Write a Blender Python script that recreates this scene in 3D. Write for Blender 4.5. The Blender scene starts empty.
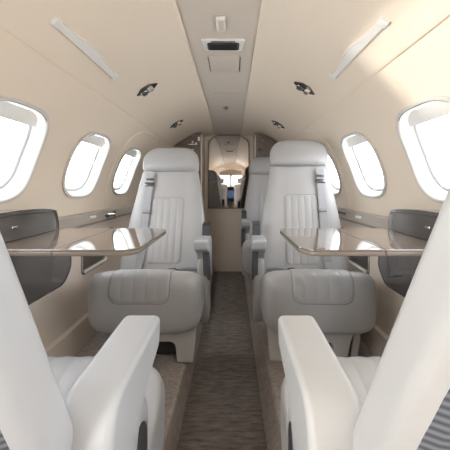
import bpy, bmesh, math, random
from mathutils import Vector, Matrix
from mathutils.geometry import delaunay_2d_cdt
random.seed(4)
PI = math.pi
C = bpy.context.scene.collection
sc = bpy.context.scene
Z0, R, WX = 0.74, 0.78, 0.035          # tube centre height, radius, lower wall draw-in
FLOOR = 0.12                            # raised floor under the seats
YB, YF = 3.2, -1.5                      # rear bulkhead, front divider

# ------------------------------------------------------------------ materials
def mat(name, col, rough=0.5, metal=0.0, bump=0.0, bscale=300.0, var=0.0, vscale=8.0, coat=0.0, spec=0.5, stretch=None, emit=None):
    m = bpy.data.materials.new(name); m.use_nodes = True
    nt = m.node_tree; b = nt.nodes['Principled BSDF']
    b.inputs['Base Color'].default_value = (*col, 1)
    b.inputs['Roughness'].default_value = rough
    b.inputs['Metallic'].default_value = metal
    b.inputs['Coat Weight'].default_value = coat
    b.inputs['Coat Roughness'].default_value = 0.04
    b.inputs['Specular IOR Level'].default_value = spec
    tc = nt.nodes.new('ShaderNodeTexCoord')
    src = tc.outputs['Object']
    if stretch:
        mp = nt.nodes.new('ShaderNodeMapping'); mp.inputs['Scale'].default_value = stretch
        nt.links.new(src, mp.inputs['Vector']); src = mp.outputs['Vector']
    if bump:
        n = nt.nodes.new('ShaderNodeTexNoise'); n.inputs['Scale'].default_value = bscale; n.inputs['Detail'].default_value = 3
        bp = nt.nodes.new('ShaderNodeBump'); bp.inputs['Strength'].default_value = bump; bp.inputs['Distance'].default_value = 0.002
        nt.links.new(src, n.inputs['Vector']); nt.links.new(n.outputs['Fac'], bp.inputs['Height']); nt.links.new(bp.outputs['Normal'], b.inputs['Normal'])
    if var:
        n = nt.nodes.new('ShaderNodeTexNoise'); n.inputs['Scale'].default_value = vscale; n.inputs['Detail'].default_value = 5
        r = nt.nodes.new('ShaderNodeValToRGB')
        r.color_ramp.elements[0].position = .3; r.color_ramp.elements[1].position = .7
        r.color_ramp.elements[0].color = (*[c*(1-var) for c in col], 1)
        r.color_ramp.elements[1].color = (*[min(1, c*(1+var)) for c in col], 1)
        nt.links.new(src, n.inputs['Vector']); nt.links.new(n.outputs['Fac'], r.inputs['Fac']); nt.links.new(r.outputs['Color'], b.inputs['Base Color'])
    if emit:
        b.inputs['Emission Color'].default_value = (*emit[0], 1); b.inputs['Emission Strength'].default_value = emit[1]
    return m
M = dict(
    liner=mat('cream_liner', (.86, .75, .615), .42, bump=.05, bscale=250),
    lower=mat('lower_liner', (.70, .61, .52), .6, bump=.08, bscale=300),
    strip=mat('ceiling_strip', (.63, .56, .48), .5),
    leather=mat('grey_leather', (.415, .412, .41), .42, bump=.12, bscale=220, var=.02, vscale=5),
    leather_cool=mat('pale_leather_cool_lit', (.435, .448, .465), .40, bump=.10, bscale=220),  # pale leather, tinted blue for the cooler light from left and behind
    leatherw=mat('off_white_leather', (.46, .452, .435), .40, bump=.10, bscale=220),
    stitch=mat('stitching', (.27, .265, .26), .7),
    belt=mat('webbing', (.33, .335, .35), .65, bump=.3, bscale=600),
    shell=mat('seat_shell', (.44, .425, .40), .4),
    dark=mat('dark_plastic', (.045, .045, .05), .35),
    hollow=mat('matte_black', (.03, .027, .025), .6),
    rib=mat('ribbed_fabric', (.10, .105, .12), .8, bump=.4, bscale=300),
    wood=mat('glossy_veneer', (.20, .155, .125), .07, coat=.7, var=.10, vscale=6, stretch=(2, 14, 2)),
    edge=mat('veneer_edge', (.22, .18, .145), .25, coat=.4),
    taupe=mat('taupe_gloss', (.11, .105, .10), .13, coat=.5),
    taupe2=mat('taupe_ledge', (.36, .32, .275), .3),
    black=mat('smoked_gloss', (.20, .185, .175), .06, metal=.55, coat=.8),
    cab=mat('brown_cabinet', (.17, .13, .105), .32, var=.2, vscale=14, stretch=(1, 1, 8)),
    chrome=mat('chrome', (.75, .74, .72), .15, metal=1),
    pewter=mat('pewter', (.14, .13, .125), .25, metal=.8),
    white=mat('white_plastic', (.80, .78, .74), .3),
    frame=mat('window_surround', (.66, .64, .60), .28),
    seal=mat('window_seal', (.72, .74, .77), .4),
    lens=mat('frosted_cover', (.82, .79, .74), .22, coat=.4),
    gold=mat('tan_strap', (.55, .33, .15), .5),
    red=mat('red_tag', (.6, .08, .06), .5),
    screen=mat('screen_glass', (.02, .03, .05), .1, emit=((.1, .2, .4), .6)),
)
M['pleat'] = mat('pleated_cover', (.10, .105, .12), .8)
_nt = M['pleat'].node_tree; _w = _nt.nodes.new('ShaderNodeTexWave'); _w.bands_direction = 'Z'; _w.inputs['Scale'].default_value = 38; _w.inputs['Distortion'].default_value = .3
_t = _nt.nodes.new('ShaderNodeTexCoord'); _r = _nt.nodes.new('ShaderNodeValToRGB'); _r.color_ramp.elements[0].color = (.055, .058, .07, 1); _r.color_ramp.elements[1].color = (.17, .18, .20, 1)
_nt.links.new(_t.outputs['Object'], _w.inputs['Vector']); _nt.links.new(_w.outputs['Fac'], _r.inputs['Fac']); _nt.links.new(_r.outputs['Color'], _nt.nodes['Principled BSDF'].inputs['Base Color'])
# carpets
def carpet(name, c1, c2, sx, sy):
    m = mat(name, c1, .95, spec=.1); nt = m.node_tree; b = nt.nodes['Principled BSDF']
    tc = nt.nodes.new('ShaderNodeTexCoord'); mp = nt.nodes.new('ShaderNodeMapping'); mp.inputs['Scale'].default_value = (sx, sy, 30)
    n = nt.nodes.new('ShaderNodeTexNoise'); n.inputs['Scale'].default_value = 1.0; n.inputs['Detail'].default_value = 6; n.inputs['Roughness'].default_value = .7
    r = nt.nodes.new('ShaderNodeValToRGB'); r.color_ramp.elements[0].position = .32; r.color_ramp.elements[1].position = .68
    r.color_ramp.elements[0].color = (*c1, 1); r.color_ramp.elements[1].color = (*c2, 1)
    n2 = nt.nodes.new('ShaderNodeTexNoise'); n2.inputs['Scale'].default_value = 350
    bp = nt.nodes.new('ShaderNodeBump'); bp.inputs['Strength'].default_value = .7; bp.inputs['Distance'].default_value = .004
    L = nt.links.new
    L(tc.outputs['Object'], mp.inputs[0]); L(mp.outputs[0], n.inputs['Vector']); L(n.outputs['Fac'], r.inputs['Fac']); L(r.outputs['Color'], b.inputs['Base Color'])
    L(tc.outputs['Object'], n2.inputs['Vector']); L(n2.outputs['Fac'], bp.inputs['Height']); L(bp.outputs['Normal'], b.inputs['Normal'])
    return m
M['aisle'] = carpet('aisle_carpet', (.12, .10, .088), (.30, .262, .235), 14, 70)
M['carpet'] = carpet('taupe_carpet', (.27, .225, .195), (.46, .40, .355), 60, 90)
# window glass
g = bpy.data.materials.new('window_glass'); g.use_nodes = True; nt = g.node_tree
for n in list(nt.nodes):
    if n.type == 'BSDF_PRINCIPLED': nt.nodes.remove(n)
tr = nt.nodes.new('ShaderNodeBsdfTransparent'); tr.inputs[0].default_value = (.97, .98, 1, 1)
gl = nt.nodes.new('ShaderNodeBsdfGlossy'); gl.inputs['Roughness'].default_value = .02
mx = nt.nodes.new('ShaderNodeMixShader'); mx.inputs[0].default_value = .06
nt.links.new(tr.outputs[0], mx.inputs[1]); nt.links.new(gl.outputs[0], mx.inputs[2])
nt.links.new(mx.outputs[0], nt.nodes['Material Output'].inputs[0]); M['glass'] = g
M['mirror'] = mat('smoked_mirror', (.36, .325, .295), .03, metal=1)

# ------------------------------------------------------------------ helpers
def link(name, bm, m, parent=None, smooth=True, ang=40):
    bmesh.ops.recalc_face_normals(bm, faces=bm.faces)
    me = bpy.data.meshes.new(name); bm.to_mesh(me); bm.free()
    me.materials.append(M[m] if isinstance(m, str) else m)
    if smooth:
        for p in me.polygons: p.use_smooth = True
        me.set_sharp_from_angle(angle=math.radians(ang))
    o = bpy.data.objects.new(name, me); C.objects.link(o)
    if smooth and any(len(p.vertices) > 4 for p in me.polygons):
        w = o.modifiers.new('flat_faces', 'WEIGHTED_NORMAL'); w.keep_sharp = True; w.weight = 100
    if parent: o.parent = parent
    return o
def tag(o, label=None, cat=None, group=None, kind=None):
    if label: o['label'] = label
    if cat: o['category'] = cat
    if group: o['group'] = group
    if kind: o['kind'] = kind
    return o
def thing(name, loc, label, cat, group=None, rz=0):
    o = bpy.data.objects.new(name, None); C.objects.link(o); o.location = loc; o.rotation_euler = (0, 0, rz)
    o.empty_display_size = .05
    return tag(o, label, cat, group)
def struct(name, bm, m, **k):
    return tag(link(name, bm, m, **k), kind='structure')
def bevel(bm, r, seg=3):
    if r: bmesh.ops.bevel(bm, geom=[e for e in bm.edges if e.calc_face_angle(0) > .3], offset=r, segments=seg, affect='EDGES', profile=.5, clamp_overlap=True)
    return bm
def box(x0, x1, y0, y1, z0, z1, r=0, seg=3, bm=None):
    b = bmesh.new(); bmesh.ops.create_cube(b, size=1)
    for v in b.verts:
        v.co = Vector(((x0+x1)/2+v.co.x*(x1-x0), (y0+y1)/2+v.co.y*(y1-y0), (z0+z1)/2+v.co.z*(z1-z0)))
    bevel(b, r, seg)
    return merge(bm, b)
def merge(bm, b):
    if bm is None: return b
    me = bpy.data.meshes.new('t'); b.to_mesh(me); b.free(); bm.from_mesh(me); bpy.data.meshes.remove(me); return bm
def prism(pts, a, b, f, r=0, seg=3, bm=None):
    """extrude a 2D outline between a and b; f(u,v,w)->xyz"""
    q = bmesh.new()
    A = [q.verts.new(f(u, v, a)) for u, v in pts]; B = [q.verts.new(f(u, v, b)) for u, v in pts]
    q.faces.new(A); q.faces.new(B[::-1]); n = len(pts)
    for i in range(n): q.faces.new((A[i], B[i], B[(i+1) % n], A[(i+1) % n]))
    bmesh.ops.recalc_face_normals(q, faces=q.faces)
    if r:
        cap = [e for e in q.edges if any(len(fc.verts) == n and n > 4 or fc in q.faces[:2] for fc in e.link_faces)]
        bmesh.ops.bevel(q, geom=cap, offset=r, segments=seg, affect='EDGES', profile=.5, clamp_overlap=True)
    return merge(bm, q)
def roundpoly(pts, r, k=6):
    out = []; n = len(pts)
    for i in range(n):
        p0, p, p1 = Vector(pts[i-1]), Vector(pts[i]), Vector(pts[(i+1) % n])
        rr = r[i] if isinstance(r, (list, tuple)) else r
        d0, d1 = p0-p, p1-p; rr = min(rr, d0.length*.49, d1.length*.49)
        a, b = p+d0.normalized()*rr, p+d1.normalized()*rr
        if rr < 1e-5: out.append(tuple(p)); continue
        for j in range(k+1):
            t = j/k; q = a*(1-t)**2+p*2*t*(1-t)+b*t*t; out.append(tuple(q))
    return out
def YZ(u, v, w): return (w, u, v)
def XY(u, v, w): return (u, v, w)
def XZ(u, v, w): return (u, w, v)
def loft(rings, caps=True, close=True, bm=None):
    q = bmesh.new(); V = [[q.verts.new(p) for p in r] for r in rings]; n = len(rings[0])
    for i in range(len(V)-1):
        for j in range(n if close else n-1):
            q.faces.new((V[i][j], V[i][(j+1) % n], V[i+1][(j+1) % n], V[i+1][j]))
    if caps and close: q.faces.new(V[0][::-1]); q.faces.new(V[-1])
    return merge(bm, q)
def grid(fn, nu, nv, bm=None):
    q = bmesh.new(); V = [[q.verts.new(fn(i/(nu-1), j/(nv-1))) for i in range(nu)] for j in range(nv)]
    for j in range(nv-1):
        for i in range(nu-1): q.faces.new((V[j][i], V[j][i+1], V[j+1][i+1], V[j+1][i]))
    return merge(bm, q)
def tube(pts, r, seg=8, closed=False, bm=None):
    P = [Vector(p) for p in pts]; n = len(P); rings = []
    up = Vector((.13, .21, .97))
    for i in range(n):
        a = P[i-1] if (i or closed) else P[0]; b = P[(i+1) % n] if (i < n-1 or closed) else P[-1]
        d = (b-a).normalized(); s = d.cross(up)
        if s.length < .1: s = d.cross(Vector((1, 0, 0)))
        s.normalize(); t = s.cross(d)
        rings.append([P[i]+(s*math.cos(2*PI*k/seg)+t*math.sin(2*PI*k/seg))*r for k in range(seg)])
    if closed: rings.append(rings[0]); return loft(rings, caps=False, bm=bm)
    return loft(rings, bm=bm)
def cyl(c, axis, r, h, seg=24, bm=None, r2=None, bev=0):
    q = bmesh.new(); bmesh.ops.create_cone(q, cap_ends=True, segments=seg, radius1=r, radius2=r if r2 is None else r2, depth=h)
    bevel(q, bev, 2) if bev else None
    m = Vector(axis).to_track_quat('Z', 'Y').to_matrix().to_4x4(); m.translation = Vector(c); q.transform(m)
    return merge(bm, q)
def ribbon(pts, nrm, w, t, bm=None):
    """flat strap through pts; nrm = list of surface normals"""
    rings = []; P = [Vector(p) for p in pts]
    for i, p in enumerate(P):
        d = (P[min(i+1, len(P)-1)]-P[max(i-1, 0)]).normalized(); n = Vector(nrm[i]).normalized(); s = d.cross(n).normalized(); n = s.cross(d)
        rings.append([p+s*w/2, p+s*w/2+n*t, p-s*w/2+n*t, p-s*w/2])
    return loft(rings, bm=bm)
def sstep(x): x = max(0, min(1, x)); return x*x*(3-2*x)
def srect(u, v, hu, hv, r):
    """signed distance to a rounded rectangle, negative inside"""
    qx, qy = abs(u)-hu+r, abs(v)-hv+r
    return math.hypot(max(qx, 0), max(qy, 0))+min(max(qx, qy), 0)-r
def catmull(P, k=6, closed=True):
    n = len(P); out = []; P = [Vector(p) for p in P]
    for i in range(n if closed else n-1):
        if closed: a, b, c, d = P[i-1], P[i], P[(i+1) % n], P[(i+2) % n]
        else: a, b, c, d = P[max(i-1, 0)], P[i], P[i+1], P[min(i+2, n-1)]
        for j in range(k):
            t = j/k; out.append(.5*((2*b)+(c-a)*t+(2*a-5*b+4*c-d)*t*t+(3*b-a-3*c+d)*t**3))
    if not closed: out.append(P[-1])
    return out

# ------------------------------------------------------------------ shell
def taper(y): return 1-.075*max(0, min(1, (y-2.25)/.95))**1.3
def wp(side, y, s, o=0.0):
    """point on the lining: s = arc height from the widest line, o = outward"""
    if s >= 0:
        p = s/R; sn = math.sin(p); k = 1-(1-taper(y))*sn**4
        return Vector((side*(R+o)*math.cos(p), y, Z0+(R*k+o)*sn))
    return Vector((side*(R+o-WX*(-s/.62)), y, Z0+s))
S_SEAM = .622
WINS = [-.75, -.17, .41, .99, 1.57, 2.15]
WS = .286
def wout(yc, hy, hs, n=64, e=3.0):
    out = []
    for k in range(n):
        a = 2*PI*k/n; c, s = math.cos(a), math.sin(a)
        out.append((yc+hy*math.copysign(abs(c)**(2/e), c), WS+hs*math.copysign(abs(s)**(2/e), s)))
    return out
HY, HS = .172, .172
def wall(side, name):
    y0, y1, s0, s1 = YF, YB, -.62, S_SEAM
    verts, edges = [], []
    ys = [y0+(y1-y0)*i/48 for i in range(49)]; ss = [s0+(s1-s0)*i/36 for i in range(37)]
    wins = [c for c in WINS if side > 0 or c > -.5]
    added_door = roundpoly([(-1.32, -.615), (-.62, -.615), (-.62, .50), (-1.32, .50)], [.03, .03, .14, .14], 8)  # open entry doorway behind the camera, added to let daylight in
    def in_added_door(y, s, m=0): return side < 0 and srect(y+.97, s+.0575, .35+m, .5575+m, .08) < 0
    def inhole(y, s, m=0):
        return in_added_door(y, s, m) or any((abs(y-c)/(HY+m))**3+(abs(s-WS)/(HS+m))**3 < 1 for c in wins)
    for y in ys:
        for s in ss:
            if not inhole(y, s, .012): verts.append(Vector((y, s)))
    nb = len(verts); 
    if side < 0:
        b = len(verts); verts += [Vector(p) for p in added_door]; edges += [(b+i, b+(i+1) % len(added_door)) for i in range(len(added_door))]
    for c in wins:
        L = wout(c, HY, HS); b = len(verts); verts += [Vector(p) for p in L]
        edges += [(b+i, b+(i+1) % len(L)) for i in range(len(L))]
    v, e, f, *_ = delaunay_2d_cdt(verts, edges, [], 0, 1e-6)
    bm = bmesh.new(); V = [bm.verts.new(wp(side, p.x, p.y)) for p in v]
    for t in f:
        c = sum((v[i] for i in t), Vector((0, 0)))/len(t)
        if not inhole(c.x, c.y): bm.faces.new([V[i] for i in t])
    return struct(name, bm, 'liner')
wall(-1, 'wall_left'); wall(1, 'wall_right')
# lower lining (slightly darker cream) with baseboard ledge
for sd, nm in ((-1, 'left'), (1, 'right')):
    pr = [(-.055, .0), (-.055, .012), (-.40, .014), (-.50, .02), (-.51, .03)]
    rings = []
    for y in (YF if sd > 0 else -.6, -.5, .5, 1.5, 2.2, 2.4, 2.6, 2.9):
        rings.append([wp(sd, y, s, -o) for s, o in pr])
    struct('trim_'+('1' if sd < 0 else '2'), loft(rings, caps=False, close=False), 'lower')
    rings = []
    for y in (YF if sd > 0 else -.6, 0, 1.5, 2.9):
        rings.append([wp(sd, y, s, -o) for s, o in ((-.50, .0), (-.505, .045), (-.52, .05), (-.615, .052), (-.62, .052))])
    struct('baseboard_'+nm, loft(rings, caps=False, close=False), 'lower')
    # aisle riser + raised floor
ceil = None
STRS = {-1: .156, 1: .137}
for sd in (-1, 1):
    STR = STRS[sd]; pS = math.acos(STR/R)*R
    prof = [(.600, .0015), (S_SEAM-.006, .008), (S_SEAM+.004, .008), (S_SEAM+.004, .001), (S_SEAM+.006, 0)]+[(S_SEAM+.006+(pS-S_SEAM-.006)*i/30, 0) for i in range(1, 31)]
    rings = [[wp(sd, YF+(YB-YF)*i/20, s, o) for s, o in prof]+[Vector((sd*(STR-.004), YF+(YB-YF)*i/20, Z0+.780*taper(YF+(YB-YF)*i/20)))] for i in range(21)]
    ceil = loft(rings, caps=False, close=False, bm=ceil)
struct('ceiling', ceil, 'liner')
ZS = Z0+.768+.010
SL, SR = STRS[-1], STRS[1]
rings = [[(x, y, Z0+(z-Z0)*taper(y)) for x, z in ((-SL-.01, ZS+.02), (-SL+.004, ZS), (-SL+.02, ZS-.004), (SR-.02, ZS-.004), (SR-.004, ZS), (SR+.01, ZS+.02))] for y in (YF, 0, 1, 2, 2.25, 2.5, 2.75, 3.0, YB)]
struct('trim_3', loft(rings, caps=False, close=False), 'strip', ang=20)
# floors
b = bmesh.new()
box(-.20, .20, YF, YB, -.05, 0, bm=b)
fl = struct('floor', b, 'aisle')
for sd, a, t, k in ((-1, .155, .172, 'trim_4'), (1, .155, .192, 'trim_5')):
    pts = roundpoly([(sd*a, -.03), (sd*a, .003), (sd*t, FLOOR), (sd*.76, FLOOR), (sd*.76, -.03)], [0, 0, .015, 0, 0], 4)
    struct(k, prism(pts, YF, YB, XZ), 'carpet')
# windows
def window(side, yc, idx):
    lip = [(.030, .004), (-.001, .004), (-.001, -.001), (.010, -.001), (.012, -.010), (.004, -.013), (-.004, -.008), (-.010, .006), (-.018, .030), (-.022, .040)]
    rings = []
    for d, o in lip:
        rings.append([wp(side, y, s, o) for y, s in wout(yc, HY+d, HS+d)])
    w = struct('window_%d' % idx, loft(rings, caps=False), 'frame', ang=60)
    sl = []
    for d, o in [(-.022, .040), (-.026, .034), (-.034, .036), (-.036, .048), (-.037, .056)]:
        sl.append([wp(side, y, s, o) for y, s in wout(yc, HY+d, HS+d)])
    link('seal', loft(sl, caps=False), 'seal', w, ang=60)
    o_ = wout(yc, HY-.035, HS-.035)
    bm = bmesh.new(); rr = []
    for k in (1, .66, .33): rr.append([wp(side, yc+(y-yc)*k, WS+(s-WS)*k, .056) for y, s in o_])
    V = [[bm.verts.new(p) for p in r] for r in rr]
    for i in range(2):
        for j in range(len(o_)): bm.faces.new((V[i][j], V[i][(j+1) % len(o_)], V[i+1][(j+1) % len(o_)], V[i+1][j]))
    cc = bm.verts.new(wp(side, yc, WS, .056))
    for j in range(len(o_)): bm.faces.new((V[2][j], V[2][(j+1) % len(o_)], cc))
    link('pane', bm, 'glass', w)
    # pulled-up shade in the top of the surround
    def sh(u, v):
        s = WS+HS-.014-.055*v; e = 3
        hy = (HY-.012)*(max(0, 1-(min(1, (s-WS)/(HS-.010)))**e))**(1/e)
        return wp(side, yc+(u*2-1)*hy, s, .012+.010*v)
    link('shade', grid(sh, 17, 6), 'lens', w)
    arc = [wp(side, y, s, -.008) for y, s in wout(yc, HY+.001, HS+.001, 64)[9:24]]
    link('shade_slot', tube(arc, .0035, 6), 'pewter', w)
    return w
i = 1
for yc in WINS:
    for sd in (-1, 1):
        if sd < 0 and yc < -.5: continue
        window(sd, yc, i); i += 1

# emergency hatch outline around the last windows
for sd, nm in ((-1, 'trim_6'), (1, 'trim_7')):
    L = roundpoly([(1.915, -.02), (1.915, .60), (2.62, .60), (2.62, -.02)], [.05, .22, .22, .05], 10)
    P = []
    for a, b_ in zip(L, L[1:]+L[:1]):
        n = max(1, int(math.hypot(a[0]-b_[0], a[1]-b_[1])/.03))
        for k in range(n): t = k/n; P.append(wp(sd, a[0]+(b_[0]-a[0])*t, a[1]+(b_[1]-a[1])*t, 0))
    struct(nm, tube(P, .004, 6, closed=True), 'liner')

# ------------------------------------------------------------------ rear bulkhead, mirror, cabinets
def arcpts(x0, x1, zbot, n=24, rr=R, flat=0):
    top = []
    for i in range(n+1):
        x = x0+(x1-x0)*i/n; z = math.sqrt(max(0, rr*rr-x*x)); top.append((x, Z0+z*(1-flat*(z/rr)**4)))
    return [(x1, zbot), (x0, zbot)]+top
struct('wall_back', prism(arcpts(-.775, .775, -.02, 40, R+.02), YB, YB+.03, XZ), 'liner')
mir = thing('bulkhead_mirror', (0, YB, 0), 'tall arched smoked mirror on the rear bulkhead at the end of the aisle', 'mirror')
mp_ = roundpoly([(-.215, .675), (.215, .675), (.215, 1.385), (.13, 1.452), (-.13, 1.452), (-.215, 1.385)], [.006, .006, .05, .12, .12, .05], 8)
link('glass', prism(mp_, -.012, -.004, XZ), 'mirror', mir, smooth=False)
fr = bmesh.new(); tube([(x, -.012, z) for x, z in mp_], .0055, 6, closed=True, bm=fr); link('frame', fr, 'cab', mir)
door = struct('door_1', box(-.232, .232, YB-.004, YB+.0, .012, 1.41, 0), 'lower')
for sd, side in ((-1, 'left'), (1, 'right')):
    cb = thing('storage_cabinet', (sd*.5, 3.03, FLOOR), 'dark brown cabinet with curved top and chrome latches behind the left seats' if sd < 0 else 'dark brown cabinet with curved top behind the rearmost right seat', 'cabinet')
    x0, x1 = (.262, .725)
    pts = [(sd*x - sd*.5, z-FLOOR) for x, z in arcpts(x0, .725, FLOOR+.001, 20, R-.006, .070)]
    link('cabinet_body', prism(pts, -.12, .165, XZ, .004, 2), 'cab', cb)
    pts = [(sd*x - sd*.5, z-FLOOR) for x, z in arcpts(x0+.02, .70, FLOOR+.75, 20, R-.03, .070)]
    link('cabinet_door', prism(pts, -.128, -.121, XZ, .002, 2), 'cab', cb)
    tr_ = box(sd*(x0-.006)-sd*.5, sd*(x0+.004)-sd*.5, -.127, .165, .002, 1.285, .002); link('edge_trim', tr_, 'lower', cb)
    h = bmesh.new()
    hx = sd*(.33)-sd*.5
    if sd < 0:
        link('latch', box(hx+.035, hx+.055, -.140, -.128, 1.225, 1.265, .003), 'white', cb)
        b = box(hx-.06, hx+.03, -.142, -.128, 1.185, 1.198, .004); cyl((hx-.01, -.145, 1.21), (0, 1, 0), .014, .03, bm=b)
        cyl((hx+.02, -.145, 1.20), (0, 1, 0), .010, .03, bm=b); link('handle', b, 'chrome', cb)
        b = box(hx-.075, hx+.0, -.140, -.128, 1.135, 1.145, .003); link('handle', b, 'chrome', cb)
    else:
        link('latch', cyl((hx-.0, -.138, 1.22), (0, 1, 0), .016, .02), 'pewter', cb); link('latch', cyl((hx-.03, -.138, 1.14), (0, 1, 0), .010, .02), 'pewter', cb)

# ------------------------------------------------------------------ passenger seat
def superring(a, b, n, N, fx):
    out = []
    for k in range(N):
        t = 2*PI*(k+.5)/N; c, s = math.cos(t), math.sin(t)
        out.append(fx(a*math.copysign(abs(c)**(2/n), c), b*math.copysign(abs(s)**(2/n), s)))
    return out
def seat(x, y, rz, label, recline=17, lift=0.0, crest=.530, boff=0.0, tip=-.08, aisle=1, leather='leather', arm='leather_cool', belts=True, backh=.615, rear=False, group=None, ax=0.0, bw=.254, bt_=.082):
    """faces -y; aisle=+1: aisle-side arm on local +x"""
    T = thing('passenger_seat', (x, y, FLOOR), label, 'seat', group, rz)
    dz = -FLOOR
    # ---- cushion: profile in yz swept over x
    cr = crest
    q = cr-.53
    P = [(.19, .28), (.0, .266), (-.17, .262), (-.226, .280), (-.250, .345), (-.256, .43), (-.248, .490+q), (-.215, .524+q), (-.165, .526+q), (-.06, .494+q), (.08, .440+q*.6), (.20, .405), (.215, .36)]
    prof = catmull(P, 8); n = len(prof); cen = Vector((-.03, .39))
    A = .250; N = 44; rings = []
    for i in range(N+1):
        t = -math.cos(PI*i/N); xx = A*t
        s = max(.02, (1-min(1, abs(t))**5.4)**(1/5.4))
        dome = .003*(1-t*t)
        rings.append([(xx, cen.x+(p.x-cen.x)*s, cen.y+(p.y-cen.y)*s+(dome if p.y > .41 else 0)+dz) for p in prof])
    cu = link('cushion', loft(rings), leather, T, ang=80)
    # quilted panel following the profile from the front face over the crest
    path = catmull([P[i] for i in (3, 4, 5, 6, 7, 8, 9, 10, 11)], 12, closed=False)
    cum = [0]
    for a_, b_ in zip(path, path[1:]): cum.append(cum[-1]+(b_-a_).length)
    def at(d):
        d = max(0, min(cum[-1]-1e-4, d))
        for i in range(len(cum)-1):
            if cum[i+1] >= d:
                t = (d-cum[i])/(cum[i+1]-cum[i]); p = path[i].lerp(path[i+1], t)
                a2 = path[max(0, i-1)]; b2 = path[min(len(path)-1, i+2)]; tg = (b2-a2).normalized()
                return p, Vector((-tg.y, tg.x))
    d0 = .135; d1 = cum[-1]-.02; hv = (d1-d0)/2; HU = .127
    def flute(u, k=5, w=HU):
        f = (u+w)/(2*w)*k; return abs(math.sin(PI*f))**.45
    def cpt(u, d, h):
        p, nn = at(d); t = abs(u/A)
        s = (1-t**5.4)**(1/5.4); q = cen+(p-cen)*s; z = q.y+(.003*(1-t*t) if p.y > .41 else 0)
        return Vector((u, q.x+nn.x*h, z+nn.y*h+dz))
    def hgt(u, v, hu, hv_, r=.05):
        m = sstep(-srect(u, v, hu, hv_, r)/.008); return -.004+m*(.0055+.0035*flute(u))
    link('quilted_panel', grid(lambda a, b_: cpt((a*2-1)*(HU+.004), d0+hv+(b_*2-1)*(hv+.004), hgt((a*2-1)*(HU+.004), (b_*2-1)*(hv+.004), HU, hv)), 91, 60), leather, cu, ang=80)
    ol = roundpoly([(-HU, d1), (-HU, d0), (HU, d0), (HU, d1)], [0, .05, .05, 0], 8)
    ol2 = []
    for a_, b_ in zip(ol, ol[1:]):
        m = max(1, int(math.hypot(a_[0]-b_[0], a_[1]-b_[1])/.012))
        for k in range(m): ol2.append((a_[0]+(b_[0]-a_[0])*k/m, a_[1]+(b_[1]-a_[1])*k/m))
    link('stitching', tube([cpt(u, d, .0005) for u, d in ol2], .0016, 6), 'stitch', cu)
    # ---- backrest
    th = math.radians(recline); ct, st = math.cos(th), math.sin(th)
    by, bz = .215+boff, .40+dz
    def bt(xx, d, h): return Vector((xx, by+d*ct+h*st, bz+h*ct-d*st))     # d: depth (negative = towards sitter), h: along the back
    H = backh
    def hw(h):
        v = h/H; w = bw-bt_*max(0, (v-.02))**1.35-(.06*max(0, (.22-h)/.22) if rear else 0)
        return w
    def thk(h): return .038 if rear else .056-.016*(h/H)
    def bol(xx, w): t = min(1, abs(xx)/w); return .010*sstep((t-.45)/.4)-.004
    rings = []; NR = 26
    for i in range(-2, NR+3):
        if i < 0: h = -.05+(i+2)*.0125; k = (.55, .85)[i+2]
        elif i > NR: h = H+(.010, .018)[i-NR-1] if i-NR-1 < 2 else H+.018; k = (.90, .55)[i-NR-1] if i-NR-1 < 2 else .55
        else: h = H*i/NR-.02*(1-i/NR); k = 1
        w = hw(max(0, min(H, h)))-(1-k)*.02; tk = thk(max(0, min(H, h)))*k
        if i > NR+2: continue
        def fx(a, b_, w=w, h=h): return bt(a, b_-(bol(a, w) if b_ < 0 else 0), h)
        rings.append(superring(w, tk, 4.5, 72, fx))
    bk = link('backrest', loft(rings), leather, T, ang=80)
    def bsurf(u, h, off):
        w = hw(h); t = min(.98, abs(u)/w); e = 4.5
        return bt(u, -thk(h)*(1-t**e)**(1/e)-bol(u, w)-off, h)
    ph0, ph1 = .05, H-.165; hu = .098; hv2 = (ph1-ph0)/2; hm = (ph0+ph1)/2
    def bh(u, v):
        m = sstep(-srect(u, v, hu, hv2, .03)/.007); f = (u+hu)/(2*hu)*5
        return -.004+m*(.0045+.0035*abs(math.sin(PI*f))**.45)
    link('quilted_panel', grid(lambda a, b_: bsurf((a*2-1)*(hu+.004), hm+(b_*2-1)*(hv2+.004), bh((a*2-1)*(hu+.004), (b_*2-1)*(hv2+.004))), 81, 60), leather, bk, ang=80)
    ol = roundpoly([(-hu, ph0), (-hu, ph1), (hu, ph1), (hu, ph0)], [0, .03, .03, 0], 8); ol2 = []
    for a_, b_ in zip(ol, ol[1:]):
        m = max(1, int(math.hypot(a_[0]-b_[0], a_[1]-b_[1])/.015))
        for k in range(m): ol2.append((a_[0]+(b_[0]-a_[0])*k/m, a_[1]+(b_[1]-a_[1])*k/m))
    link('stitching', tube([bsurf(u, h, .0003) for u, h in ol2], .0014, 6), 'stitch', bk)
    # ---- headrest
    rings = []; hb = H+.002+lift; HH = .168; NH = 22
    for i in range(NH+1):
        v = i/NH; h = hb+HH*v
        e = (1-abs(2*v-1)**4.5)**(1/2.6) if 0 < v < 1 else .0
        top = max(0, (v-.35)/.65)
        w = (.166-.050*top**2.6)*max(.30 if v < .5 else .5, .78+.22*e) if v not in (0, 1) else (.140 if v == 0 else .09)
        w = .176*min(1, .93+.5*v)*(1-.42*top**2.9)
        tk = .058*max(.35, e)*(1-.15*top)
        if i in (0, NH): w *= .93
        rings.append(superring(w, tk, 3.6, 56, lambda a, b_, h=h: bt(a, b_-.018, h)))
    hr = link('headrest', loft(rings), leather, T, ang=80)
    if lift > .01 or True:
        for xx in (-.05, .05): link('headrest_post', tube([bt(xx, .0, H-.03), bt(xx, 0, hb+.02)], .006, 10), 'chrome', T)
    # rear shell of the back
    rings = []
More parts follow.
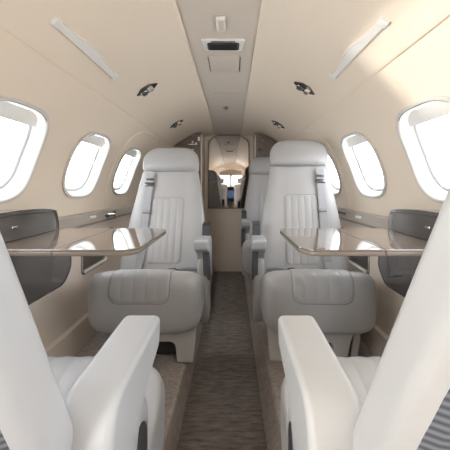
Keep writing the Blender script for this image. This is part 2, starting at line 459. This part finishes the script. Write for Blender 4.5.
    for i in range(15):
        h = -.04+(H-.02+.04)*i/14; w = hw(max(0, h))-(.004 if rear else .016)
        rings.append([bt(w*k/8, thk(max(0, h))*.55+(.024 if rear else .030)*(1-(k/8)**4)**.5, h) for k in range(-8, 9)]+[bt(w, .0, h), bt(-w, .0, h)])
    link('rear_shell', loft(rings), 'pleat' if rear else 'shell', T, ang=50)
    # ---- aisle armrest and side panel
    a0, a1 = .186+ax, .258+ax
    X0, X1 = (a0, a1) if aisle > 0 else (-a1, -a0)
    ol = roundpoly([(tip, .648+dz), (.155, .640+dz), (.185, .42+dz), (.09, .42+dz), (.04, .555+dz), (tip+.01, (.588 if rear else .598)+dz)], [.022, .05, .02, .02, .06, .015], 6)
    am = link('armrest', prism(ol, X0, X1, YZ, .011, 4), arm, T, ang=50)
    pf = -.0 if rear else .07
    ol = roundpoly([(-.045+pf, .53+dz), (.12, .57+dz), (.20, .50+dz), (.235, .20+dz), (.02+pf, .16+dz), (-.06+pf, .30+dz)], [.05, .03, .05, .03, .06, .09], 7)
    if not rear:
        q0, q1 = (a0+.018, a1-.002) if aisle > 0 else (-a1+.002, -a0-.018)
        ol3 = roundpoly([(-.03, .592+dz), (.10, .60+dz), (.10, .42+dz), (.03, .42+dz), (.0, .50+dz)], .015, 4)
        link('arm_bracket', prism(ol3, q0+.02*(aisle > 0), q1-.02*(aisle < 0), YZ, .004, 2), 'rib', T)
        ol3 = roundpoly([(.09, .63+dz), (.10, .70+dz), (.18, .71+dz), (.19, .60+dz)], .015, 4)
        link('arm_pivot', prism(ol3, q0+.006, q1-.006, YZ, .004, 2), 'dark', T)
    s0, s1 = (a0+.008, a1-.012) if aisle > 0 else (-a1+.012, -a0-.008)
    sp = link('side_panel', prism(ol, s0, s1, YZ, .014, 4), arm if rear else 'shell', T, ang=50)
    so = s1 if aisle > 0 else s0
    ol = roundpoly([(-.022, .475+dz), (-.002, .50+dz), (.075, .50+dz), (.075, .33+dz), (-.015, .33+dz)], .018, 5)
    if rear: link('control_recess', prism(ol, so-.002*aisle, so+.003*aisle, YZ, .001, 1), 'dark', sp)
    # outboard slim shell
    X0, X1 = (-.256, -.221) if aisle > 0 else (.221, .256)
    ol = roundpoly([(-.02, .36+dz), (.20, .39+dz), (.215, .22+dz), (.0, .20+dz)], .05, 6)
    link('side_panel', prism(ol, X0, X1, YZ, .008, 3), 'shell', T, ang=50)
    # ---- base: skirt with two feet and hollow
    def sec(w0, z0, w1, z1): return [(-w0, z0+dz), (w0, z0+dz), (w1, z1+dz), (-w1, z1+dz)]
    A_ = aisle
    pts = roundpoly([(A_*.232, .33+dz), (A_*.216, .123+dz), (A_*.142, .123+dz), (A_*.135, .215+dz), (-A_*.062, .215+dz), (-A_*.068, .123+dz), (-A_*.122, .123+dz), (-A_*.140, .22+dz), (-A_*.19, .33+dz)], [.02, .008, .008, .03, .03, .008, .008, .02, .02], 5)
    link('base', prism(pts, -.175, -.135, XZ, .006, 3), 'shell', T, ang=40)
    for sg in (-1, 1):
        pts = roundpoly([(-.137, .33+dz), (-.137, .19+dz), (-.137, .123+dz), (.20, .123+dz), (.22, .33+dz)], [.01, .0, .01, .02, .02], 4)
        def fy(u, v, w, sg=sg): return (sg*(w+.028*((v-dz-.123)/.2)), u, v)
        link('base_side', prism(pts, .150, .180, fy), 'shell', T, ang=40)
    link('hollow_shade_block', box(-.14, .14, -.12, .19, .128+dz, .28+dz, .01), 'hollow', T)  # black block in the base opening, standing in for the shaded hollow
    if rear:   # ribbed cover low on the rear of the seat
        def rb(u, v):
            xx = (u*2-1)*.228; return Vector((xx*(1-.1*v), .262-.0*v+.004*math.sin(v*PI*2*16)+.010*(1-(u*2-1)**4), .15+.30*v+dz))
        b = grid(rb, 13, 130)
        sgv = 1 if aisle > 0 else -1
        link('rear_cover', b, 'rib', T)
        def rs(u, v): return Vector((.236*sgv, .13+.135*u+boff, .30+dz+.17*v))
        ol = [(.12, .15+dz), (.262, .15+dz), (.262, .45+dz), (.12, .45+dz)]
        link('rear_cover', prism(ol, -.205, .205, YZ), 'rib', T)
    # ---- belts
    if belts:
        bx = -.118*aisle
        hs = [H-.012-(H-.07)*i/18 for i in range(19)]
        xs = [bx-.006*aisle*(i/18)*2 for i in range(19)]
        pts = [bsurf(x_, h, .008) for x_, h in zip(xs, hs)]; nr = [bt(0, -1, 0)-bt(0, 0, 0)]*19
        sb = link('shoulder_belt', ribbon(pts, nr, .044, .003), 'belt', T)
        def buckle(h, w, hh, m, xo=0):
            c = bsurf(bx+xo, h, .012); q = bmesh.new(); box(-w/2, w/2, -.006, .006, -hh/2, hh/2, .003, 2, bm=q)
            q.transform(Matrix.Rotation(-th, 4, 'X')); q.transform(Matrix.Translation(c)); return q
        q = buckle(H-.088, .058, .024, 0); merge(q, buckle(H-.055, .048, .012, 0)); link('belt_buckle', q, 'pewter', sb)
        q = buckle(H-.26, .048, .022, 0); link('belt_adjuster', q, 'stitch', sb)
        # lap belt on the cushion
        pts = [bt(bx-.012*aisle, -.066, .07), Vector((bx-.014*aisle, .135, .432+dz)), Vector((bx-.02*aisle, .09, .452+dz)), Vector((bx-.01*aisle, .03, .475+dz))]
        pts = catmull(pts, 6, closed=False)
        link('lap_belt', ribbon(pts, [(0, -.4, 1)]*len(pts), .034, .003), 'belt', T)
        q = box(-.022, .022, -.028, .028, -.006, .006, .004); q.transform(Matrix.Rotation(.5, 4, 'Z')); q.transform(Matrix.Translation((.075*aisle, .08, .462+dz)))
        lb = link('lap_buckle', q, 'pewter', T)
        q = tube([(.10*aisle, .09, .462+dz), (.16*aisle, .12, .458+dz), (.20*aisle, .17, .44+dz)], .009, 8); link('buckle_strap', q, 'belt', lb)
    return T
G = None
seat(-.352, 1.50, 0, 'grey leather seat facing the camera on the left side, just behind the left table', recline=19, lift=0.0, ax=.018, aisle=1, tip=-.085)
s2 = seat(.427, 1.50, -.05, 'grey leather seat facing the camera on the right side, just behind the right table', recline=13, lift=.010, ax=.036, backh=.625, aisle=-1, tip=-.085)
link('tan_strap', box(-.02, .05, -.178, -.170, .17, .178), 'gold', s2)
seat(.365, 2.36, 0, 'rearmost grey leather seat, mostly hidden behind the right seat facing the camera', recline=13, aisle=-1, tip=-.1, belts=False)
seat(-.365, .515, PI, 'near left seat seen from behind, pale back tinted for cool light beside the frame edge', recline=20, bw=.225, bt_=.04, crest=.485, boff=-.105, tip=-.09, aisle=-1, leather='leather_cool', belts=False, rear=True)
seat(.392, .515, PI, 'near right seat seen from behind, off-white back at the right frame edge', recline=22, ax=.008, bw=.234, bt_=.054, crest=.485, boff=-.105, tip=-.09, aisle=1, leather='leatherw', arm='leatherw', belts=False, rear=True)

# ------------------------------------------------------------------ tables
for sd, lab in ((-1, 'left'), (1, 'right')):
    T = thing('folding_table', (sd*.5, 1.02, .73), 'glossy brown fold-out table on the %s cabin wall, before the %s grey seat' % (lab, lab), 'table')
    xi, xh, xo = .225, .452, .725
    def sx(x): return sd*(x-.5)
    for nm, a, b_, rr in (('table_leaf', xi, xh-.0008, [.055, 0, 0, .055]), ('table_top', xh+.0008, xo, 0)):
        if nm == 'table_leaf': P = [(sx(a), .215), (sx(b_), .215), (sx(b_), -.208), (sx(a)+sd*.0, -.208)]
        else: P = [(sx(a), .215), (sx(b_), .215), (sx(b_), -.208), (sx(a), -.208)]
        pl = roundpoly(P, rr, 8) if rr else P
        o = link(nm, prism(pl, -.004, 0, XY, .0012, 2), 'wood', T, smooth=False)
        # wooden edge moulding below the lacquered sheet, slightly proud
        ins = Vector((sum(p[0] for p in pl)/len(pl), sum(p[1] for p in pl)/len(pl)))
        link('edge_moulding', prism([(ins.x+(p[0]-ins.x)*.998, ins.y+(p[1]-ins.y)*1.006) for p in pl], -.018, -.0042, XY, .004, 3), 'edge', o, ang=40)
    link('support_rail', box(min(sx(.40), sx(.72)), max(sx(.40), sx(.72)), -.02, .02, -.042, -.0185, .004), 'pewter', T)
    link('support_arm', box(min(sx(.66), sx(.735)), max(sx(.66), sx(.735)), -.16, .16, -.05, -.0185, .006), 'taupe', T)
# side consoles standing at the wall end of the tables
for sd, lab in ((-1, 'left'), (1, 'right')):
    T = thing('side_console', (sd*.72, 1.0, .731), 'dark taupe arched console with bright rim on the wall above the %s table' % lab, 'console')
    def face(u, v):       # u along y, v up
        y = -.25+.485*u; arch = .090-.014*(2*u-1)**2-.006*abs(2*u-1)**6
        bul = .034+.022*(1-abs(2*u-1)**2.6)
        return Vector((-sd*(.01+bul*(1-.35*v*v)), y, arch*v))
    n = 30; F = [[face(i/n, j/8) for i in range(n+1)] for j in range(9)]
    back = [[Vector((sd*.052, p.y, p.z)) for p in F[j]] for j in (8, 0)]
    rings = F+back; rings.append(F[0])
    b = bmesh.new(); V = [[b.verts.new(p) for p in r] for r in rings[:-1]]
    V.append(V[0])
    for j in range(len(V)-1):
        for i in range(n): b.faces.new((V[j][i], V[j][i+1], V[j+1][i+1], V[j+1][i]))
    for i in (0, n): b.faces.new([V[j][i] for j in range(len(V)-1)][:: (1 if i else -1)])
    link('console_body', b, 'taupe', T, ang=35)
    link('rim', tube([face(i/n, 1)+Vector((0, 0, .0)) for i in range(n+1)], .0022, 6), 'chrome', T)
    link('inner_line', tube([face(i/n, .86)+Vector((-sd*.0008, 0, 0)) for i in range(n+1)], .0018, 6), 'dark', T)
    p = face(.42, .45); link('button', box(p.x-.004, p.x+.004, p.y-.012, p.y+.012, p.z-.004, p.z+.004, .002), 'chrome', T)
# ledge band
for sd, lab in ((-1, 'left'), (1, 'right')):
    T = thing('wall_ledge', (sd*.76, 2.05, .70), 'taupe ledge strip below the windows along the %s wall, beyond the table' % lab, 'ledge')
    pts = roundpoly([(sd*.015, -.008), (-sd*.022, -.008), (-sd*.030, .006), (-sd*.012, .055), (sd*.015, .06)], .005, 3)
    link('ledge_body', prism(pts, -.80, .80, XZ), 'taupe2', T)
    q = box(-.005, .005, -.03, .03, -.007, .007, .003); q.transform(Matrix.Translation((-sd*.022, -.38, .032))); link('switch', q, 'white', T)
    q = box(-.003, .003, -.07, .07, -.012, .012, .003); q.transform(Matrix.Translation((-sd*.020, -.12, .030))); link('pull_recess', q, 'taupe', T)
    if sd < 0:
        cp = thing('cup_holder', (-.705, 1.84, .725), 'chrome ringed cup holder on the left wall ledge beside the left seat', 'cup holder')
        link('cup', cyl((0, 0, 0), (0, 0, 1), .024, .02, 28), 'taupe', cp)
        link('ring', tube([(.026*math.cos(a*PI/16), .026*math.sin(a*PI/16), .010) for a in range(32)], .0035, 8, closed=True), 'chrome', cp)
        q = box(-.06, -.022, -.015, .015, -.008, .006, .003); link('bracket', q, 'taupe', cp)
# glossy pockets in the sidewall under the tables
for sd, lab in ((-1, 'left'), (1, 'right')):
    for k, (pts, l2) in enumerate(((roundpoly([(.62, -.06), (1.46, -.06), (1.46, -.225), (1.39, -.290), (.62, -.290)], [.02, .02, .03, .04, .02], 6), 'large smoked glossy recess panel under the %s table'),
                    (roundpoly([(1.58, -.105), (1.99, -.105), (1.95, -.19), (1.84, -.300), (1.56, -.300)], [.02, .03, .05, .05, .02], 6), 'small smoked glossy recess panel between the %s table and the grey seat'))):
        yc = sum(p[0] for p in pts)/len(pts); T = thing('side_pocket', (sd*.755, yc, .52), l2 % lab, 'wall pocket')
        def fw(u, v, w, yc=yc): 
            q = wp(sd, u, v, -w); return (q.x-sd*.755, u-yc, q.z-.52)
        link('pocket_panel', prism(pts, .006, .020, fw, .003, 2), 'black', T)
        P = [fw(u, v, .020) for u, v in pts]; link('rim', tube(P, .003, 6, closed=True), 'pewter' if k == 0 else 'chrome', T)
        if k == 1: 
            lp = [fw(u, v, .026) for u, v in ((1.58, -.285), (1.83, -.285), (1.90, -.215))]
            link('light_lip', tube(lp, .009, 8), 'white', T)

# ------------------------------------------------------------------ overhead fittings
def frame_at(side, y, s):
    p = wp(side, y, s); nrm = -(wp(side, y, s, .1)-p).normalized(); ty = Vector((0, 1, 0)); tx = ty.cross(nrm).normalized()
    m = Matrix((tx, ty, nrm)).transposed().to_4x4(); m.translation = p; return m      # z of the frame points into the cabin
for sd, y, lab in ((-1, 1.55, 'near left'), (-1, 2.38, 'far left'), (1, 1.53, 'near right'), (1, 2.40, 'far right')):
    s = math.acos(.405/R)*R
    m = frame_at(sd, y, s)
    T = thing('reading_light', m.translation, 'dark pewter diamond overhead air nozzle and lamp, %s one above the seats' % lab, 'reading light')
    T.rotation_euler = m.to_euler()
    pl = roundpoly([(-.066, 0), (-.022, .042), (.022, .042), (.066, 0), (.022, -.042), (-.022, -.042)], .010, 4)
    link('plate', prism(pl, 0, .006, XY, .002, 2), 'pewter', T)
    b = cyl((-.018, -.012, .014), (0, -.2, 1), .019, .026, 20, r2=.013); link('air_nozzle', b, 'chrome', T)
    b = cyl((.022, .008, .012), (0, .2, 1), .017, .02, 20, r2=.013); link('lamp', b, 'dark', T)
    link('bezel', tube([(.022+.019*math.cos(a*PI/10), .008+.019*math.sin(a*PI/10), .009) for a in range(20)], .0022, 6, closed=True), 'chrome', T)
for sd, lab in ((-1, 'left'), (1, 'right')):
    yc = 1.05
    s = math.acos(.463/R)*R; m = frame_at(sd, yc, s)
    T = thing('ceiling_light', m.translation, 'long slim frosted light cover with bulging middle on the %s ceiling panel' % lab, 'light cover')
    T.rotation_euler = m.to_euler()
    hw_ = .21
    def outl(t): return .010+.012*math.sin(PI*min(1, max(0, (t*1.0))))**2
    L = [(-.012-0.0, -hw_+2*hw_*i/20) for i in range(21)]
    Rr = [(.012+.018*math.sin(PI*(i/20))**3, -hw_+2*hw_*i/20) for i in range(21)]
    pl = [(p[0]*sd, p[1]) for p in (Rr+L[::-1])]
    link('housing', prism(pl, -.004, .009, XY, .004, 3), 'lens', T)
    pl2 = [(p[0]*.72, p[1]*.93) for p in pl]
    link('diffuser', prism(pl2, .0085, .0115, XY, .001, 1), 'white', T)
    for e in (-1, 1): link('end_cap', box(-.014, .014, e*(hw_-.004)-.012, e*(hw_-.004)+.012, -.002, .013, .004), 'white', T)
ZC = ZS-.004
T = thing('ceiling_speaker', (-.006, 1.12, ZC), 'small rounded cream box on the ceiling strip nearest the camera', 'ceiling fitting')
b = box(-.018, .018, -.045, .045, -.012, .002, .006); link('housing', b, 'white', T)
link('grille', box(-.010, .010, -.035, .035, -.0135, -.0118, .0005), 'strip', T)
T = thing('air_vent', (-.002, 1.29, ZC), 'wide cream ceiling vent with black slot in the ceiling strip', 'vent')
b = prism(roundpoly([(-.092, -.05), (.092, -.05), (.082, .05), (-.082, .05)], .012, 4), -.008, .002, XY, .003, 2); link('bezel', b, 'white', T)
link('slot', prism(roundpoly([(-.068, -.032), (.068, -.032), (.068, .036), (-.068, .036)], .014, 4), -.0105, -.0078, XY), 'dark', T)
b = bmesh.new()
for k in range(5): box(-.058, .058, -.016+k*.01, -.013+k*.01, -.0125, -.0103, bm=b)
link('louvre', b, 'hollow', T)
link('lip', tube([(-.05, -.042, -.009), (.05, -.042, -.009)], .0025, 6), 'pewter', T)
T = thing('oxygen_mask_door', (-.002, 1.50, ZC), 'rectangular flush hatch in the ceiling strip behind the vent', 'hatch')
link('door', box(-.072, .072, -.10, .10, -.0035, .002, .001), 'strip', T)
for e in (-1, 1): link('gap', box(e*.076-.0015, e*.076+.0015, -.085, .085, -.004, .001), 'dark', T)
T = thing('ceiling_sensor', (-.012, 2.30, ZC-.002), 'small round grey sensor in the far ceiling strip', 'sensor')
link('bezel', cyl((0, 0, -.005), (0, 0, 1), .020, .012, 24, bev=.002), 'taupe2', T); link('dome', cyl((0, 0, -.012), (0, 0, 1), .010, .006, 16), 'pewter', T)
T = thing('oxygen_mask_door', (.0, 2.02, ZC), 'second flush hatch in the ceiling strip, just before the round sensor', 'hatch')
link('door', box(-.08, .08, -.06, .06, -.005, .002, .001), 'strip', T)

# ------------------------------------------------------------------ cockpit end (seen in the mirror)
b = bmesh.new()
for sd in (-1, 1):
    merge(b, prism([(sd*x, z) for x, z in arcpts(.30, .775, -.02, 14, R+.01)], YF-.03, YF, XZ))
box(-.30, .30, YF-.03, YF, 1.40, 1.515, bm=b)
struct('wall_front', b, 'liner')
rings = []
for y, k in ((YF, 1), (-2.0, .97), (-2.5, .86)):
    r_ = []
    for i in range(33):
        a = PI*i/32; r_.append((R*k*math.cos(a), y, Z0+R*k*math.sin(a)))
    r_ = [(R*k, y, 0)]+r_+[(-R*k, y, 0)]; rings.append(r_)
struct('wall_cockpit', loft(rings, caps=False, close=False), 'liner')
struct('floor_cockpit', box(-.75, .75, -2.5, YF, -.05, 0), 'aisle')
b = bmesh.new(); YN = -2.5; RR = R*.86
box(-.68, .68, YN-.03, YN, -.03, .93, bm=b); box(-.03, .03, YN-.03, YN, .93, 1.3, bm=b)
merge(b, prism([(x, z) for x, z in [(-.45, 1.24)]+[(.45-.9*0, 1.24)]+[(.45-.9*i/16, Z0+math.sqrt(RR**2-(.45-.9*i/16)**2)) for i in range(17)]], YN-.03, YN, XZ))
struct('wall_nose', b, 'liner')
b = bmesh.new()
wsx = box(-.62, .62, YN-.02, YN-.016, .93, 1.30); w = struct('window_13', wsx, 'glass')
T = thing('instrument_panel', (0, -2.33, .0), 'dark cockpit instrument panel with three screens, seen in the bulkhead mirror', 'instrument panel')
link('panel', box(-.60, .60, -.10, .0, .48, .86, .02), 'dark', T)
link('glareshield', box(-.62, .62, -.12, .08, .86, .90, .015), 'hollow', T)
for x in (-.36, 0, .36): link('screen', box(x-.14, x+.14, .0, .008, .58, .80, .004), 'screen', T)
for sd in (-1, 1):
    T = thing('pilot_seat', (sd*.30, -1.95, 0), 'pilot seat on the %s in the cockpit reflection' % ('left' if sd > 0 else 'right'), 'seat')
    link('cushion', box(-.21, .21, -.22, .20, .33, .45, .04), 'leather', T)
    b = box(-.21, .21, .16, .26, .42, .98, .045, 4); link('backrest', b, 'leather', T)
    link('headrest', box(-.12, .12, .165, .245, .99, 1.14, .03, 4), 'leather', T)
    link('base', box(-.15, .15, -.18, .18, .0, .33, .02), 'dark', T)

# ------------------------------------------------------------------ light
# sunlight glancing up off the wing through the near left window
l = bpy.data.lights.new('wing_glint', 'SPOT'); l.energy = 230; l.color = (1, .95, .86); l.shadow_soft_size = .12; l.spot_size = math.radians(16); l.spot_blend = .6
o = bpy.data.objects.new('wing_glint', l); C.objects.link(o); o.location = (-3.4, 1.29, .55)
o.rotation_euler = (Vector((.575, .84, 1.256))-o.location).to_track_quat('-Z', 'Y').to_euler()
wd = bpy.data.worlds.new('sky'); sc.world = wd; wd.use_nodes = True
nt = wd.node_tree; bg = nt.nodes['Background']; bg.inputs[0].default_value = (.93, .965, 1, 1); bg.inputs[1].default_value = 5.5
def area(name, loc, rot, sx_, sy_, power, col=(1, 1, 1), portal=False):
    l = bpy.data.lights.new(name, 'AREA'); l.shape = 'RECTANGLE'; l.size = sx_; l.size_y = sy_; l.energy = power; l.color = col
    if portal: l.cycles.is_portal = True
    o = bpy.data.objects.new(name, l); C.objects.link(o); o.location = loc; o.rotation_euler = rot; return o
for yc in WINS:
    for sd in (-1, 1):
        if sd < 0 and yc < -.5: continue
        m = frame_at(sd, yc, WS); p = wp(sd, yc, WS, .10)
        o = area('window_portal', p, (0, 0, 0), .34, .34, 1, portal=True)
        d = (wp(sd, yc, WS)-p).normalized(); o.rotation_euler = (d).to_track_quat('-Z', 'Y').to_euler()
area('added_door_portal', (-.84, -.97, .70), (0, -PI/2, 0), 1.25, .8, 1, portal=True)  # portal of the added, unseen doorway
area('window_portal', (0, YN-.05, 1.11), (-PI/2, 0, 0), 1.24, .4, 1, portal=True).rotation_euler = (PI/2, 0, 0)
bpy.context.view_layer.update()

cam = bpy.data.cameras.new('camera'); co = bpy.data.objects.new('camera', cam); C.objects.link(co)
co.location = (WX, 0, .90); co.rotation_euler = (PI/2, 0, 0)
cam.sensor_width = 36; cam.lens = 24; cam.shift_x = -7/450; cam.shift_y = -38/450; cam.clip_start = .01
sc.camera = co
vs = sc.view_settings; vs.view_transform = 'Standard'; vs.look = 'None'; vs.gamma = 1; vs.exposure = 1.32
